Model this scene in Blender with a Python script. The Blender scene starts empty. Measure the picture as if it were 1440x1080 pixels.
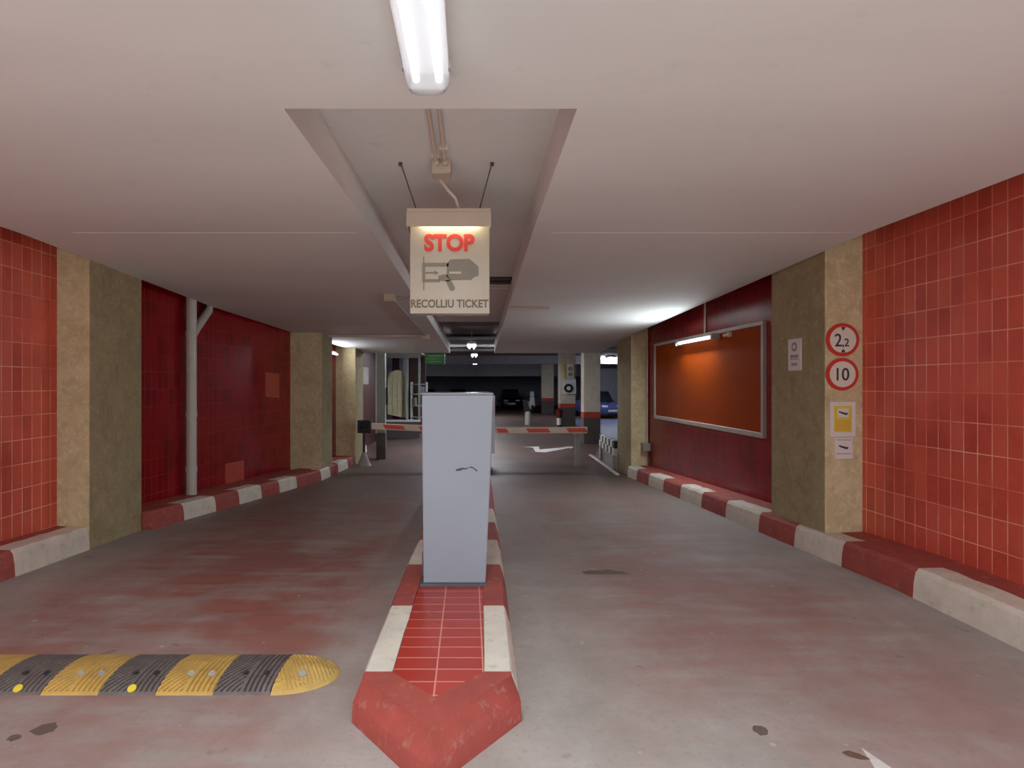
import bpy, math, random
from mathutils import Vector
random.seed(7)
S = bpy.context.scene
COL = S.collection

# ------------------------------------------------------------------ helpers
def fz(y):                                   # driving surface: level, then a ramp down, then level
    return 0.0 if y < 4 else (-.0455 * (y - 4) if y < 14.2 else -.464)
def cz(y):                                   # underside of the dropped ceiling
    return 2.572 if y < 4.3 else 2.572 - .0375 * (y - 4.3)
SKY, SUN = 3.5, 3.9
NB, LR, CL, HL = 39, 8, 10, 60
YO = .2                                      # where the roofed part begins, behind the picture
def lin(r, g, b):
    f = lambda c: ((c / 255 + .055) / 1.055) ** 2.4 if c > 10 else c / 255 / 12.92
    return (f(r), f(g), f(b), 1)

class MB:
    def __init__(s):
        s.v, s.f, s.m = [], [], []
    def add(s, vs, fs, m=0):
        o = len(s.v); s.v += [tuple(p) for p in vs]
        for q in fs:
            s.f.append(tuple(o + i for i in q)); s.m.append(m)
        return s
    def box(s, x0, x1, y0, y1, z0, z1, m=0):
        return s.add([(x0,y0,z0),(x1,y0,z0),(x1,y1,z0),(x0,y1,z0),(x0,y0,z1),(x1,y0,z1),(x1,y1,z1),(x0,y1,z1)],
                     [(3,2,1,0),(4,5,6,7),(0,1,5,4),(1,2,6,5),(2,3,7,6),(3,0,4,7)], m)
    def hexa(s, p, m=0):                     # eight corners, bottom four then top four
        return s.add(p, [(3,2,1,0),(4,5,6,7),(0,1,5,4),(1,2,6,5),(2,3,7,6),(3,0,4,7)], m)
    def prism(s, poly, f0, f1, m=0):         # poly of 2D points, f0/f1 map 2D to 3D at either end
        n = len(poly)
        vs = [f0(*p) for p in poly] + [f1(*p) for p in poly]
        fs = [tuple(range(n))[::-1], tuple(range(n, 2*n))] + [(i, (i+1) % n, n + (i+1) % n, n + i) for i in range(n)]
        return s.add(vs, fs, m)
    def pxz(s, poly, y0, y1, m=0):
        return s.prism(poly, lambda x, z: (x, y0, z), lambda x, z: (x, y1, z), m)
    def pyz(s, poly, x0, x1, m=0):
        return s.prism(poly, lambda y, z: (x0, y, z), lambda y, z: (x1, y, z), m)
    def pxy(s, poly, z0, z1, m=0):
        return s.prism(poly, lambda x, y: (x, y, z0), lambda x, y: (x, y, z1), m)
    def tube(s, pts, r, n=12, m=0):
        pts = [Vector(p) for p in pts]; k = len(pts); vs = []; up = None
        for i, p in enumerate(pts):
            t = (pts[min(i+1, k-1)] - pts[max(i-1, 0)]).normalized()
            a = Vector((0,0,1)) if abs(t.z) < .95 else Vector((1,0,0))
            u = t.cross(a).normalized(); w = t.cross(u).normalized()
            rr = r[i] if isinstance(r, (list, tuple)) else r
            for j in range(n):
                an = 2 * math.pi * j / n
                vs.append(p + u * (rr * math.cos(an)) + w * (rr * math.sin(an)))
        fs = [(i*n+j, i*n+(j+1) % n, (i+1)*n+(j+1) % n, (i+1)*n+j) for i in range(k-1) for j in range(n)]
        fs += [tuple(range(n))[::-1], tuple(range((k-1)*n, k*n))]
        return s.add(vs, fs, m)
    def disc(s, c, ax, r, h, n=40, m=0):     # short cylinder along axis vector ax
        c = Vector(c); a = Vector(ax).normalized()
        return s.tube([c, c + a * h], r, n, m)
    def build(s, name, mats, parent=None, org=None, bevel=0, smooth=False, seg=2):
        if parent is not None:
            org = parent['_o'] if '_o' in parent else (0,0,0)
            org = tuple(org)
        org = org or (0,0,0)
        me = bpy.data.meshes.new(name)
        me.from_pydata([(x-org[0], y-org[1], z-org[2]) for x, y, z in s.v], [], s.f)
        me.validate()
        mats = mats if isinstance(mats, list) else [mats]
        for mt in mats: me.materials.append(mt)
        for p, k in zip(me.polygons, s.m):
            p.material_index = k
        import bmesh
        b = bmesh.new(); b.from_mesh(me); bmesh.ops.recalc_face_normals(b, faces=b.faces); b.to_mesh(me); b.free()
        if smooth:
            for p in me.polygons: p.use_smooth = True
            try: me.set_sharp_from_angle(angle=math.radians(38))
            except Exception: pass
        o = bpy.data.objects.new(name, me); COL.objects.link(o)
        if parent is not None:
            o.parent = parent; o['_o'] = org
        else:
            o.location = org; o['_o'] = org
        if bevel:
            md = o.modifiers.new('edge', 'BEVEL'); md.width = bevel; md.segments = seg; md.limit_method = 'ANGLE'; md.angle_limit = math.radians(40)
        return o

def tag(o, label=None, cat=None, group=None, kind=None):
    if label: o['label'] = label
    if cat: o['category'] = cat
    if group: o['group'] = group
    if kind: o['kind'] = kind
    return o
def thing(name, label, cat, loc, group=None):
    o = bpy.data.objects.new(name, None); COL.objects.link(o)
    o.location = loc; o.empty_display_size = .1; o['_o'] = tuple(loc)
    return tag(o, label, cat, group)
def struct(o, label, cat):
    return tag(o, label, cat, None, 'structure')
def dup(root, loc, label, group=None):
    r = root.copy(); COL.objects.link(r); r.location = loc; r['label'] = label
    if group: r['group'] = group
    for ch in list(root.children):
        c = ch.copy(); COL.objects.link(c); c.parent = r
        for g in list(ch.children):
            d = g.copy(); COL.objects.link(d); d.parent = c
    return r
def text_mb(mb, body, size, fn, bold=0.0, depth=.004, m=0, fit=None, cond=1.0):
    """letters as solid shapes; fn maps (u, v, w) to 3D; fit = wanted width, centred on u = 0"""
    cu = bpy.data.curves.new('letters', 'FONT'); cu.body = body; cu.size = size; cu.align_x = 'CENTER'; cu.align_y = 'CENTER'
    cu.offset = bold; cu.extrude = depth / 2
    ob = bpy.data.objects.new('letters', cu); COL.objects.link(ob)
    dg = bpy.context.evaluated_depsgraph_get(); dg.update()
    me = bpy.data.meshes.new_from_object(ob.evaluated_get(dg))
    xs = [v.co.x for v in me.vertices]; ys = [v.co.y for v in me.vertices]
    cx, cy = (min(xs)+max(xs))/2, (min(ys)+max(ys))/2
    k = fit / (max(xs)-min(xs)) if fit else cond
    mb.add([fn((v.co.x-cx)*k, v.co.y-cy, v.co.z) for v in me.vertices], [tuple(p.vertices) for p in me.polygons], m)
    bpy.data.objects.remove(ob); bpy.data.meshes.remove(me); bpy.data.curves.remove(cu)

# ------------------------------------------------------------------ materials
class NT:
    def __init__(s, name):
        s.mat = bpy.data.materials.new(name); s.mat.use_nodes = True
        s.t = s.mat.node_tree; s.n = s.t.nodes; s.l = s.t.links
        s.p = s.n['Principled BSDF']; s.out = s.n['Material Output']
    def node(s, kind, **kw):
        nd = s.n.new(kind)
        for k, v in kw.items():
            if k.startswith('i_'): nd.inputs[k[2:].replace('_', ' ')].default_value = v
            else: setattr(nd, k, v)
        return nd
    def link(s, a, b): s.l.new(a, b)
    def coord(s, axes='XYZ', scale=(1,1,1)):
        tc = s.node('ShaderNodeTexCoord'); sp = s.node('ShaderNodeSeparateXYZ'); cb = s.node('ShaderNodeCombineXYZ')
        geo = s.node('ShaderNodeNewGeometry'); s.link(geo.outputs['Position'], sp.inputs[0])
        for i, a in enumerate(axes):
            if a == '0': continue
            mu = s.node('ShaderNodeMath', operation='MULTIPLY'); mu.inputs[1].default_value = scale[i]
            s.link(sp.outputs['XYZ'.index(a)], mu.inputs[0]); s.link(mu.outputs[0], cb.inputs[i])
        return cb.outputs[0]
    def noise(s, vec, scale, detail=6, rough=.6, dist=0):
        nd = s.node('ShaderNodeTexNoise'); nd.inputs['Scale'].default_value = scale
        nd.inputs['Detail'].default_value = detail; nd.inputs['Roughness'].default_value = rough; nd.inputs['Distortion'].default_value = dist
        if vec is not None: s.link(vec, nd.inputs['Vector'])
        return nd.outputs['Fac']
    def ramp(s, fac, stops):
        r = s.node('ShaderNodeValToRGB'); e = r.color_ramp.elements
        while len(e) < len(stops): e.new(.5)
        for k, (p, c) in zip(e, stops):
            k.position = p; k.color = c if len(c) == 4 else (*c, 1)
        s.link(fac, r.inputs[0]); return r.outputs[0]
    def g(s, fac, a, b):                        # grey ramp 0..1 between a and b
        return s.ramp(fac, [(a, (0,0,0,1)), (b, (1,1,1,1))])
    def mix(s, fac, a, b, mode='MIX'):
        m = s.node('ShaderNodeMix', data_type='RGBA', blend_type=mode)
        for sock, v in ((m.inputs[0], fac), (m.inputs[6], a), (m.inputs[7], b)):
            if isinstance(v, (int, float)): sock.default_value = v
            elif isinstance(v, tuple): sock.default_value = v
            else: s.link(v, sock)
        return m.outputs[2]
    def math(s, op, a, b=0):
        m = s.node('ShaderNodeMath', operation=op)
        for sock, v in zip(m.inputs, (a, b)):
            if isinstance(v, (int, float)): sock.default_value = v
            else: s.link(v, sock)
        return m.outputs[0]
    def bump(s, h, strength=.3, dist=.01):
        b = s.node('ShaderNodeBump'); b.inputs['Strength'].default_value = strength; b.inputs['Distance'].default_value = dist
        s.link(h, b.inputs['Height']); s.link(b.outputs[0], s.p.inputs['Normal'])
    def col(s, c):
        if isinstance(c, tuple): s.p.inputs['Base Color'].default_value = c
        else: s.link(c, s.p.inputs['Base Color'])
    def rough(s, r):
        if isinstance(r, (int, float)): s.p.inputs['Roughness'].default_value = r
        else: s.link(r, s.p.inputs['Roughness'])

def scale_c(c, k): return (c[0]*k, c[1]*k, c[2]*k, 1)
def plain(name, c, rough=.5, metal=0, var=.12, scale=6, bump=0, spec=.5):
    t = NT(name); v = t.coord()
    t.col(t.mix(t.g(t.noise(v, scale), .3, .7), scale_c(c, 1-var), scale_c(c, 1+var)))
    t.rough(rough); t.p.inputs['Metallic'].default_value = metal; t.p.inputs['Specular IOR Level'].default_value = spec
    if bump: t.bump(t.noise(v, scale*8), bump, .004)
    return t.mat
def emit(name, c, k):
    t = NT(name); t.col((.8,.8,.8,1)); t.p.inputs['Emission Color'].default_value = c; t.p.inputs['Emission Strength'].default_value = k
    return t.mat

def tile_mat(name, axes, w, h, c1, c2, grout, rough=.22, haze=.25, off=(0,0), gm_lo=.34, rv=.14, spec=.5):
    t = NT(name); v = t.coord(axes)
    mp = t.node('ShaderNodeMapping'); mp.inputs['Location'].default_value = (off[0], off[1], 0); t.link(v, mp.inputs[0])
    b = t.node('ShaderNodeTexBrick'); t.link(mp.outputs[0], b.inputs['Vector'])
    b.offset = 0; b.squash = 1
    for k, x in (('Scale', 1), ('Mortar Size', .0036), ('Mortar Smooth', .1), ('Bias', 0), ('Brick Width', w), ('Row Height', h)):
        b.inputs[k].default_value = x
    b.inputs['Color1'].default_value = c1; b.inputs['Color2'].default_value = c2; b.inputs['Mortar'].default_value = c1
    # grout is worn away / filled with paint in places
    gm = t.math('MULTIPLY', b.outputs['Fac'], t.g(t.noise(t.coord(axes, (1,1.6,1)), 1.1, 4), gm_lo, gm_lo+.28))
    base = t.mix(t.g(t.noise(v, 1.7, 5), .35, .75), b.outputs['Color'], scale_c(c1, 1.12))
    dirt = t.g(t.noise(t.coord(axes, (6,1.2,1)), 1.3, 7), .5, .85)
    base = t.mix(t.math('MULTIPLY', dirt, haze), base, lin(190,140,125))
    t.col(t.mix(gm, base, grout))
    t.rough(t.ramp(t.noise(v, 1.4, 2), [(.3, (rough,)*3), (.7, (rough+rv,)*3)])); t.p.inputs['Specular IOR Level'].default_value = spec
    h1 = t.math('ADD', t.math('MULTIPLY', b.outputs['Fac'], -1.0), t.math('MULTIPLY', t.noise(v, 5, 1), .6))
    t.bump(h1, .18, .003)
    return t.mat

RED1, RED2 = lin(146,16,24), lin(112,8,16)
M = {}
M['tile_side'] = tile_mat('red_glazed_tile_side', 'YZ0', .105, .2, RED1, RED2, lin(160,60,54), off=(.03,.03), haze=.03, rv=.05, spec=.36)
M['tile_outer'] = tile_mat('pale_red_tile_side', 'YZ0', .105, .2, lin(212,94,74), lin(180,64,50), lin(244,184,158), off=(.03,.03), rough=.28)  # entrance panels: paler, more orange red than the inner tile panels
M['tile_top'] = tile_mat('red_glazed_tile_top', 'XY0', .203, .105, lin(176,58,46), lin(156,46,38), lin(216,142,122), off=(-.06,.02), haze=.05, gm_lo=.1)
M['tile_patch'] = plain('replacement_tile_clay', lin(186,80,62), .3)
M['maroon'] = plain('maroon_painted_wall', lin(72,30,32), .45)

def concrete(name, a, b, k, d):
    t = NT(name); v = t.coord()
    n1 = t.noise(v, 2.2, 8, .65); n2 = t.noise(v, 22, 6, .7, .4)
    c = t.mix(t.g(n1, .3, .7), a, b)
    c = t.mix(t.g(n2, .52, .74), c, scale_c(b, 1.2)); c = t.mix(t.math('MULTIPLY', t.g(t.noise(v, 8, 8, .72, .6), .48, .62), .42), c, scale_c(a, .7)); c = t.mix(t.g(t.noise(t.coord('XYZ', (3,3,.6)), 3, 7), .58, .82), c, scale_c(a, .66))
    t.col(c); t.rough(.85); t.bump(t.mix(.6, n2, t.noise(v, 7, 8, .7, .5)), k, d)
    return t.mat
M['concrete_smooth'] = concrete('smooth_cast_concrete', lin(150,138,104), lin(170,157,122), .35, .008)
M['concrete_rough'] = concrete('hammered_concrete', lin(200,184,140), lin(222,207,168), 1.0, .022)
M['grey_wall'] = plain('grey_hall_wall', lin(178,180,194), .8)
M['white_wall'] = plain('white_bay_wall', lin(205,208,222), .8)

t = NT('painted_ceiling_plaster'); v = t.coord()
c = t.mix(t.g(t.noise(t.coord('XYZ', (.5,1.6,1)), .8, 6), .3, .75), lin(222,225,223), lin(213,215,213))
t.col(t.mix(t.g(t.noise(v, 7, 6), .62, .9), c, lin(198,198,195))); t.rough(.85); t.bump(t.noise(v, 3, 6), .12, .02)
M['ceiling'] = t.mat
M['slab'] = plain('dark_raw_slab', lin(92,84,80), .9)

# driving surface: worn red paint over grey screed
t = NT('worn_red_floor_paint'); v = t.coord()
geo = t.node('ShaderNodeNewGeometry'); sp = t.node('ShaderNodeSeparateXYZ'); t.link(geo.outputs['Position'], sp.inputs[0])
X, Y = sp.outputs[0], sp.outputs[1]
def band(c, w):
    return t.math('MAXIMUM', t.math('SUBTRACT', 1.0, t.math('DIVIDE', t.math('ABSOLUTE', t.math('SUBTRACT', X, c)), w)), 0.0)
laneL = t.math('MINIMUM', t.math('MULTIPLY', band(-1.75, 1.35), 2.6), 1.0)
laneR = t.math('MULTIPLY', t.math('MINIMUM', t.math('MULTIPLY', band(1.65, 1.2), 2.0), 1.0), .72)
lane = t.math('MAXIMUM', laneL, laneR)
nearF = t.node('ShaderNodeMapRange'); t.link(Y, nearF.inputs[0])
for k, x in zip(('From Min','From Max','To Min','To Max'), (2.3, 3.4, .6, 1.0)): nearF.inputs[k].default_value = x
pn = t.noise(t.coord('XYZ', (1.0,.75,1)), 1.0, 9, .62, .3)
sn = t.noise(t.coord('XYZ', (.9,4.5,1)), 1.3, 7, .6, .2)
redf = t.math('MULTIPLY', t.math('MULTIPLY', lane, nearF.outputs[0]), t.g(t.math('ADD', t.math('MULTIPLY', pn, .62), t.math('MULTIPLY', sn, .38)), .38, .56))
grey = t.mix(t.g(t.noise(v, 2.6, 9, .7), .3, .7), lin(150,141,135), lin(174,164,160))
grey = t.mix(t.g(t.noise(v, 34, 5, .7), .55, .8), grey, lin(140,126,121))
red = t.mix(t.g(sn, .35, .7), lin(134,72,60), lin(154,92,80))
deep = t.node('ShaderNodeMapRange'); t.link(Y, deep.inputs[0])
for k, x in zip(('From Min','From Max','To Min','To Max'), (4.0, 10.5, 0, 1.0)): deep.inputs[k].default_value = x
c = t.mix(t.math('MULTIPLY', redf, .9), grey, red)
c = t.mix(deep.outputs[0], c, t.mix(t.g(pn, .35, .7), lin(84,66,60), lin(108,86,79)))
spots = t.g(t.noise(v, 6.5, 3, .4), .70, .76)
c = t.mix(t.math('MULTIPLY', spots, .4), c, lin(96,74,64))
fl = t.g(t.noise(v, 17, 2, .3), .765, .79)
c = t.mix(t.math('MULTIPLY', fl, .5), c, lin(200,190,182))
t.col(c); t.rough(t.mix(deep.outputs[0], (.7,)*3+(1,), (.5,)*3+(1,))); t.bump(t.noise(v, 40, 6, .7), .18, .004)
M['floor'] = t.mat

def worn(name, a, b, under, k=.35):
    t = NT(name); v = t.coord()
    c = t.mix(t.g(t.noise(v, 5, 8, .65), .3, .7), a, b)
    c = t.mix(t.math('MULTIPLY', t.g(t.noise(v, 16, 8, .7), .56, .72), k), c, under)
    t.col(c); t.rough(.68); t.bump(t.noise(v, 28, 8, .7), .45, .006); return t.mat
M['kerb_white'] = worn('worn_white_kerb_paint', lin(226,219,206), lin(206,197,183), lin(150,136,122), .55)
M['kerb_red'] = worn('worn_red_kerb_paint', lin(174,80,70), lin(148,68,60), lin(180,140,126), .6)
M['screed'] = plain('grey_screed', lin(150,138,132), .8)

M['kiosk'] = plain('blue_grey_powder_coat', lin(146,155,168), .38, var=.03, scale=2)
M['kiosk_dark'] = plain('dark_grey_steel', lin(86,94,100), .5)
M['scuff'] = plain('black_scuff', lin(74,72,76), .7)
M['cream'] = plain('cream_painted_metal', lin(190,180,162), .5, var=.04)
M['cream_face'] = plain('cream_acrylic_face', lin(186,178,160), .35, var=.03)
M['sign_red'] = plain('red_lettering', lin(214,62,48), .5, var=.04)
M['sign_grey'] = plain('grey_print', lin(132,128,114), .5, var=.03)
M['sign_dark'] = plain('dark_olive_lettering', lin(112,100,80), .5, var=.03)
M['white_plastic'] = plain('white_plastic', lin(222,222,224), .4, var=.03)
M['paper'] = plain('white_paper', lin(226,222,220), .6, var=.03)
M['ring_red'] = plain('red_sign_enamel', lin(206,60,48), .35, var=.06)
M['sign_white'] = plain('white_sign_enamel', lin(226,222,210), .35, var=.03)
M['ink'] = plain('black_ink', lin(62,60,58), .6)
M['grey_ink'] = plain('grey_ink', lin(150,148,156), .6)
M['yellow_print'] = plain('yellow_print', lin(226,206,62), .6, var=.04)
M['orange_print'] = plain('ochre_print', lin(222,184,72), .6, var=.04)
M['beige_pvc'] = plain('beige_conduit', lin(206,194,180), .5, var=.05)
M['grey_box'] = plain('grey_plastic_box', lin(150,146,140), .5)
M['pipe_grey'] = plain('grey_pvc_pipe', lin(196,194,186), .4, var=.05)
M['wire'] = plain('rusty_wire', lin(92,78,66), .6)
M['black'] = plain('black_rubber', lin(34,32,34), .6)
M['dark_metal'] = plain('dark_metal', lin(54,50,52), .5)
M['light_metal'] = plain('light_grey_metal', lin(176,174,172), .4, metal=.2)
M['aluminium'] = plain('aluminium_trim', lin(190,184,176), .42, metal=.25, var=.05)
M['board'] = plain('brown_board', lin(156,64,8), .6, var=.07, scale=2, spec=.05)
M['boom'] = plain('cream_boom_enamel', lin(222,206,182), .4, var=.04)
M['boom_red'] = plain('orange_red_reflective', lin(226,82,56), .4, var=.05)
M['green'] = plain('green_sign', lin(40,112,48), .4)
M['green_light'] = plain('pale_green_print', lin(120,170,110), .5)
M['col_paint'] = plain('pale_column_paint', lin(196,186,170), .7)
M['col_red'] = plain('red_column_band', lin(178,62,44), .6)
M['col_dark'] = plain('dark_column_base', lin(82,72,70), .6)
M['white_paint'] = plain('white_floor_marking', lin(214,206,204), .7, var=.12, scale=14)
M['blue_paint'] = plain('blue_floor_paint', lin(92,98,150), .5)
M['stain'] = plain('brown_leaf', lin(106,78,62), .8)
M['oil'] = plain('dark_oil_stain', lin(104,86,78), .75)
M['glass'] = plain('dark_car_glass', lin(40,44,52), .08)
M['car_black'] = plain('black_car_paint', lin(20,20,24), .2)
M['car_grey'] = plain('silver_car_paint', lin(120,124,134), .25)
M['car_blue'] = plain('blue_car_paint', lin(70,78,130), .25)
M['car_red'] = plain('dark_red_car_paint', lin(96,26,30), .25)
M['beige_metal'] = plain('beige_cabinet', lin(176,170,142), .5)
M['lens'] = plain('headlamp_lens', lin(210,214,222), .1)
M['curtain'] = plain('cream_blind', lin(206,196,160), .7)
M['lilac'] = plain('pale_lilac_panel', lin(150,148,160), .6)
M['mint'] = plain('pale_grey_green_metal', lin(150,158,152), .5)
M['tube'] = emit('lit_fluorescent_tube', (.93,.97,1,1), 1.6)
M['tube_far'] = emit('lit_hall_tube', (.88,.92,1,1), 130)
M['hood_lamp'] = emit('lit_hood_tube', (1,.93,.74,1), 9)
t = NT('prismatic_cover')
tr = t.node('ShaderNodeBsdfTransparent'); mx = t.node('ShaderNodeMixShader'); tl = t.node('ShaderNodeBsdfTranslucent'); m2 = t.node('ShaderNodeMixShader')
t.col((.82,.85,.87,1)); t.rough(.25); m2.inputs[0].default_value = .3; mx.inputs[0].default_value = .62
tl.inputs[0].default_value = (.9,.93,.95,1)
t.link(t.p.outputs[0], m2.inputs[1]); t.link(tl.outputs[0], m2.inputs[2]); t.link(tr.outputs[0], mx.inputs[1]); t.link(m2.outputs[0], mx.inputs[2]); t.link(mx.outputs[0], t.out.inputs[0])
M['cover'] = t.mat
def rubber(name, c, line):
    t = NT(name); v = t.coord()
    c0 = t.mix(t.g(t.noise(v, 9, 7, .7), .35, .7), scale_c(c, .8), scale_c(c, 1.15))
    t.col(t.mix(t.math('MULTIPLY', t.g(t.noise(v, 22, 6, .7), .52, .72), .45), c0, line)); t.rough(.62); t.bump(t.noise(v, 60, 4), .2, .002); return t.mat
M['rub_yellow'] = rubber('worn_yellow_rubber', lin(196,160,88), lin(176,150,110))
M['groove_yellow'] = rubber('yellow_rubber_groove', lin(170,122,36), lin(150,110,60))
M['groove_black'] = rubber('black_rubber_groove', lin(52,48,48), lin(90,84,80))
M['rub_black'] = rubber('worn_black_rubber', lin(108,98,96), lin(150,138,132))

# ------------------------------------------------------------------ the setting
b = MB()
ys = [-14, -3, 0, 2, 4, 14.2, 24, 51]
xs = [-10, -4, -2, 0, 2, 4, 16]
vs = [(x, y, fz(y)) for y in ys for x in xs]; n = len(xs)
b.add(vs, [(j*n+i, j*n+i+1, (j+1)*n+i+1, (j+1)*n+i) for j in range(len(ys)-1) for i in range(n-1)])
k = len(b.v)
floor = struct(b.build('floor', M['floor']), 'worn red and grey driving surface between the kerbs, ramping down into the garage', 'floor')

def stain(name, cx, cy, rx, ry, mat, seed, label):
    r = random.Random(seed); m = MB()
    pl = [(cx + rx*(1+.25*r.uniform(-1,1))*math.cos(a), cy + ry*(1+.25*r.uniform(-1,1))*math.sin(a)) for a in [2*math.pi*i/14 for i in range(14)]]
    m.pxy(pl, fz(cy)-.001, fz(cy)+.0015)
    o = m.build(name, mat, floor); o['label'] = label; return o
stain('oil_stain', 1.05, 4.35, .17, .07, M['oil'], 3, 'dark oval oil stain')
stain('oil_stain', -1.76, 2.36, .05, .04, M['oil'], 4, 'dark oil stain')
stain('oil_stain', -1.84, 2.30, .03, .022, M['oil'], 8, 'small dark oil stain')
stain('oil_stain', 1.20, 2.345, .03, .035, M['oil'], 5, 'faint brown stain')
lf = MB(); lf.pxy([(1.445,2.205),(1.475,2.215),(1.505,2.195),(1.525,2.165),(1.49,2.165),(1.46,2.18)], .0, .004)
tag(lf.build('fallen_leaf', M['stain'], None, (1.48,2.19,0)), 'small brown leaf lying on the floor beside the white arrow tip', 'leaf')
m = MB(); m.pxy([(1.54,2.235),(1.70,1.62),(1.59,1.66),(1.57,.7),(1.45,.7),(1.47,1.66),(1.375,1.62)], .0, .002)
a1 = tag(m.build('floor_arrow', M['white_paint'], None, (1.5,1.5,0)), 'worn white painted arrow tip near the camera beside the traffic island', 'floor marking')
m = MB(); zf = -.464
m.pxy([(1.62,17.1),(2.15,17.25),(2.05,16.9),(2.05,16.45),(2.95,17.1),(2.85,17.25),(3.15,17.2),(3.0,16.7),(2.95,16.85),(2.1,15.75),(1.85,15.9),(1.9,16.95)], zf, zf+.002)
tag(m.build('floor_arrow', M['white_paint'], None, (2.2,16.5,zf)), 'white painted turning arrow on the dark floor beyond the barrier', 'floor marking')
m = MB(); m.hexa([(2.80,10.9,fz(10.9)),(2.88,10.9,fz(10.9)),(3.26,15.2,fz(15.2)),(3.18,15.2,fz(15.2)),(2.80,10.9,fz(10.9)+.012),(2.88,10.9,fz(10.9)+.012),(3.26,15.2,fz(15.2)+.012),(3.18,15.2,fz(15.2)+.012)])
tag(m.build('floor_line', M['white_paint'], None, (2.9,12,fz(12))), 'pale edge line along the floor below the zebra rail', 'floor marking')
m = MB(); m.box(5.0,8.6,19.5,30,zf,zf+.003)
tag(m.build('floor_bay', M['blue_paint'], None, (6.5,24,zf)), 'blue painted floor bay seen past the concrete pillar', 'floor marking')

# walls
def wall_poly(pts, t, z1=2.95, m=0, mb=None):
    mb = mb or MB()
    for (x0,y0),(x1,y1) in zip(pts, pts[1:]):
        a0, a1 = fz(y0)-.1, fz(y1)-.1
        mb.hexa([(x0,y0,a0),(x1,y1,a1),(x1+t,y1,a1),(x0+t,y0,a0),(x0,y0,z1),(x1,y1,z1),(x1+t,y1,z1),(x0+t,y0,z1)], m)
    return mb
mb = wall_poly([(-3.69,5.5),(-3.69,5.9),(-3.19,10.4),(-3.05,11.0),(-3.05,13.3)], -.25)
struct(wall_poly([(-3.69,-3),(-3.69,5.5)], -.25).build('wall_left_entrance', M['tile_outer']), 'pale red tile wall before the wide concrete pillar', 'wall')
wl = struct(mb.build('wall_left', M['tile_side']), 'red glazed tile wall with the grey downpipe', 'wall')
def wlx(y): return -3.69 + .111*(y-5.9) if y > 5.9 else -3.69
for (y0,y1,z0,z1,lb) in ((8.04,8.56,-.02,.30,'paler clay replacement tile low on the wall'),(9.25,9.75,1.22,1.62,'paler clay replacement tile high on the wall')):
    m = MB(); e = .006
    m.hexa([(wlx(y0),y0,z0),(wlx(y1),y1,z0-.03),(wlx(y1)+e,y1,z0-.03),(wlx(y0)+e,y0,z0),(wlx(y0),y0,z1),(wlx(y1),y1,z1-.02),(wlx(y1)+e,y1,z1-.02),(wlx(y0)+e,y0,z1)])
    m.build('replacement_tile', M['tile_patch'], wl)['label'] = lb
struct(wall_poly([(-3.1,13.9),(-3.1,19.4)], -.25).build('wall_left_far', M['maroon']), 'dark maroon wall deep inside before the glass booth', 'wall')
struct(wall_poly([(3.35,5.3),(3.35,10.8)], .25).build('wall_right', M['tile_side']), 'red glazed tile wall with the brown notice board', 'wall')
struct(wall_poly([(3.35,-3),(3.35,5.3)], .25).build('wall_right_entrance', M['tile_outer']), 'pale red tile wall beside the pillar with the round signs', 'wall')
m = MB(); m.box(3.35,15,11.45,11.65,-.7,2.95); struct(m.build('wall_bay_front', M['grey_wall']), 'grey wall behind the far concrete pillar', 'wall')
m = MB(); m.box(-9.3,15.3,50,50.2,-.7,2.95); struct(m.build('wall_back', M['grey_wall']), 'dim grey wall at the far end of the parking hall', 'wall')
m = MB(); m.box(15,15.25,11.4,50,-.7,2.95); struct(m.build('wall_bay_side', M['grey_wall']), 'grey side wall of the parking hall', 'wall')
m = MB(); m.box(-9.25,-9,13.9,50,-.7,2.95); m.box(-9.25,-3.35,13.7,13.9,-.7,2.95); struct(m.build('wall_hall_side', M['grey_wall']), 'grey side wall of the hall behind the booth', 'wall')
m = MB(); m.box(8.1,11.5,36,36.2,-.464,2.4); struct(m.build('wall_white_bay', M['white_wall']), 'white lit wall seen past the concrete pillar', 'wall')

# concrete pillars
def pillar(name, x0, x1, y0, y1, label, xb=None):
    m = MB(); z0 = fz(y1)-.15; z1 = 2.93; xb = xb or 0
    # front face hammered (material 1), the rest smooth
    m.add([(x0,y0,z0),(x1,y0,z0),(x1,y1,z0),(x0,y1,z0),(x0,y0,z1),(x1,y0,z1),(x1,y1,z1),(x0,y1,z1)],
          [(3,2,1,0),(4,5,6,7),(1,2,6,5),(2,3,7,6),(3,0,4,7)], 0)
    m.add([(x0,y0,z0),(x1,y0,z0),(x1,y0,z1),(x0,y0,z1)], [(0,1,2,3)], 1)
    import bmesh
    o = m.build(name, [M['concrete_smooth'], M['concrete_rough']], None, (x0,y0,0))
    bm = bmesh.new(); bm.from_mesh(o.data); bmesh.ops.remove_doubles(bm, verts=bm.verts, dist=.0005); bmesh.ops.recalc_face_normals(bm, faces=bm.faces); bm.to_mesh(o.data); bm.free()
    md = o.modifiers.new('edge','BEVEL'); md.width = .014; md.segments = 2
    return struct(o, label, 'pillar')
pillar('pillar_1', -3.73, -3.40, 5.09, 5.91, 'wide concrete pillar standing on the floor between two red tile panels')
pillar('pillar_2', -3.22, -2.65, 10.2, 11.0, 'concrete pillar where the kerb bends, beyond the grey downpipe')
pillar('pillar_3', -3.10, -2.60, 13.0, 13.95, 'narrow far concrete pillar before the dark maroon wall')
pillar('pillar_4', 3.03, 3.40, 4.848, 5.714, 'concrete pillar carrying the round height limit signs')
pillar('pillar_5', 3.03, 3.40, 10.67, 11.65, 'far concrete pillar beside the zebra striped rail')

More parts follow.
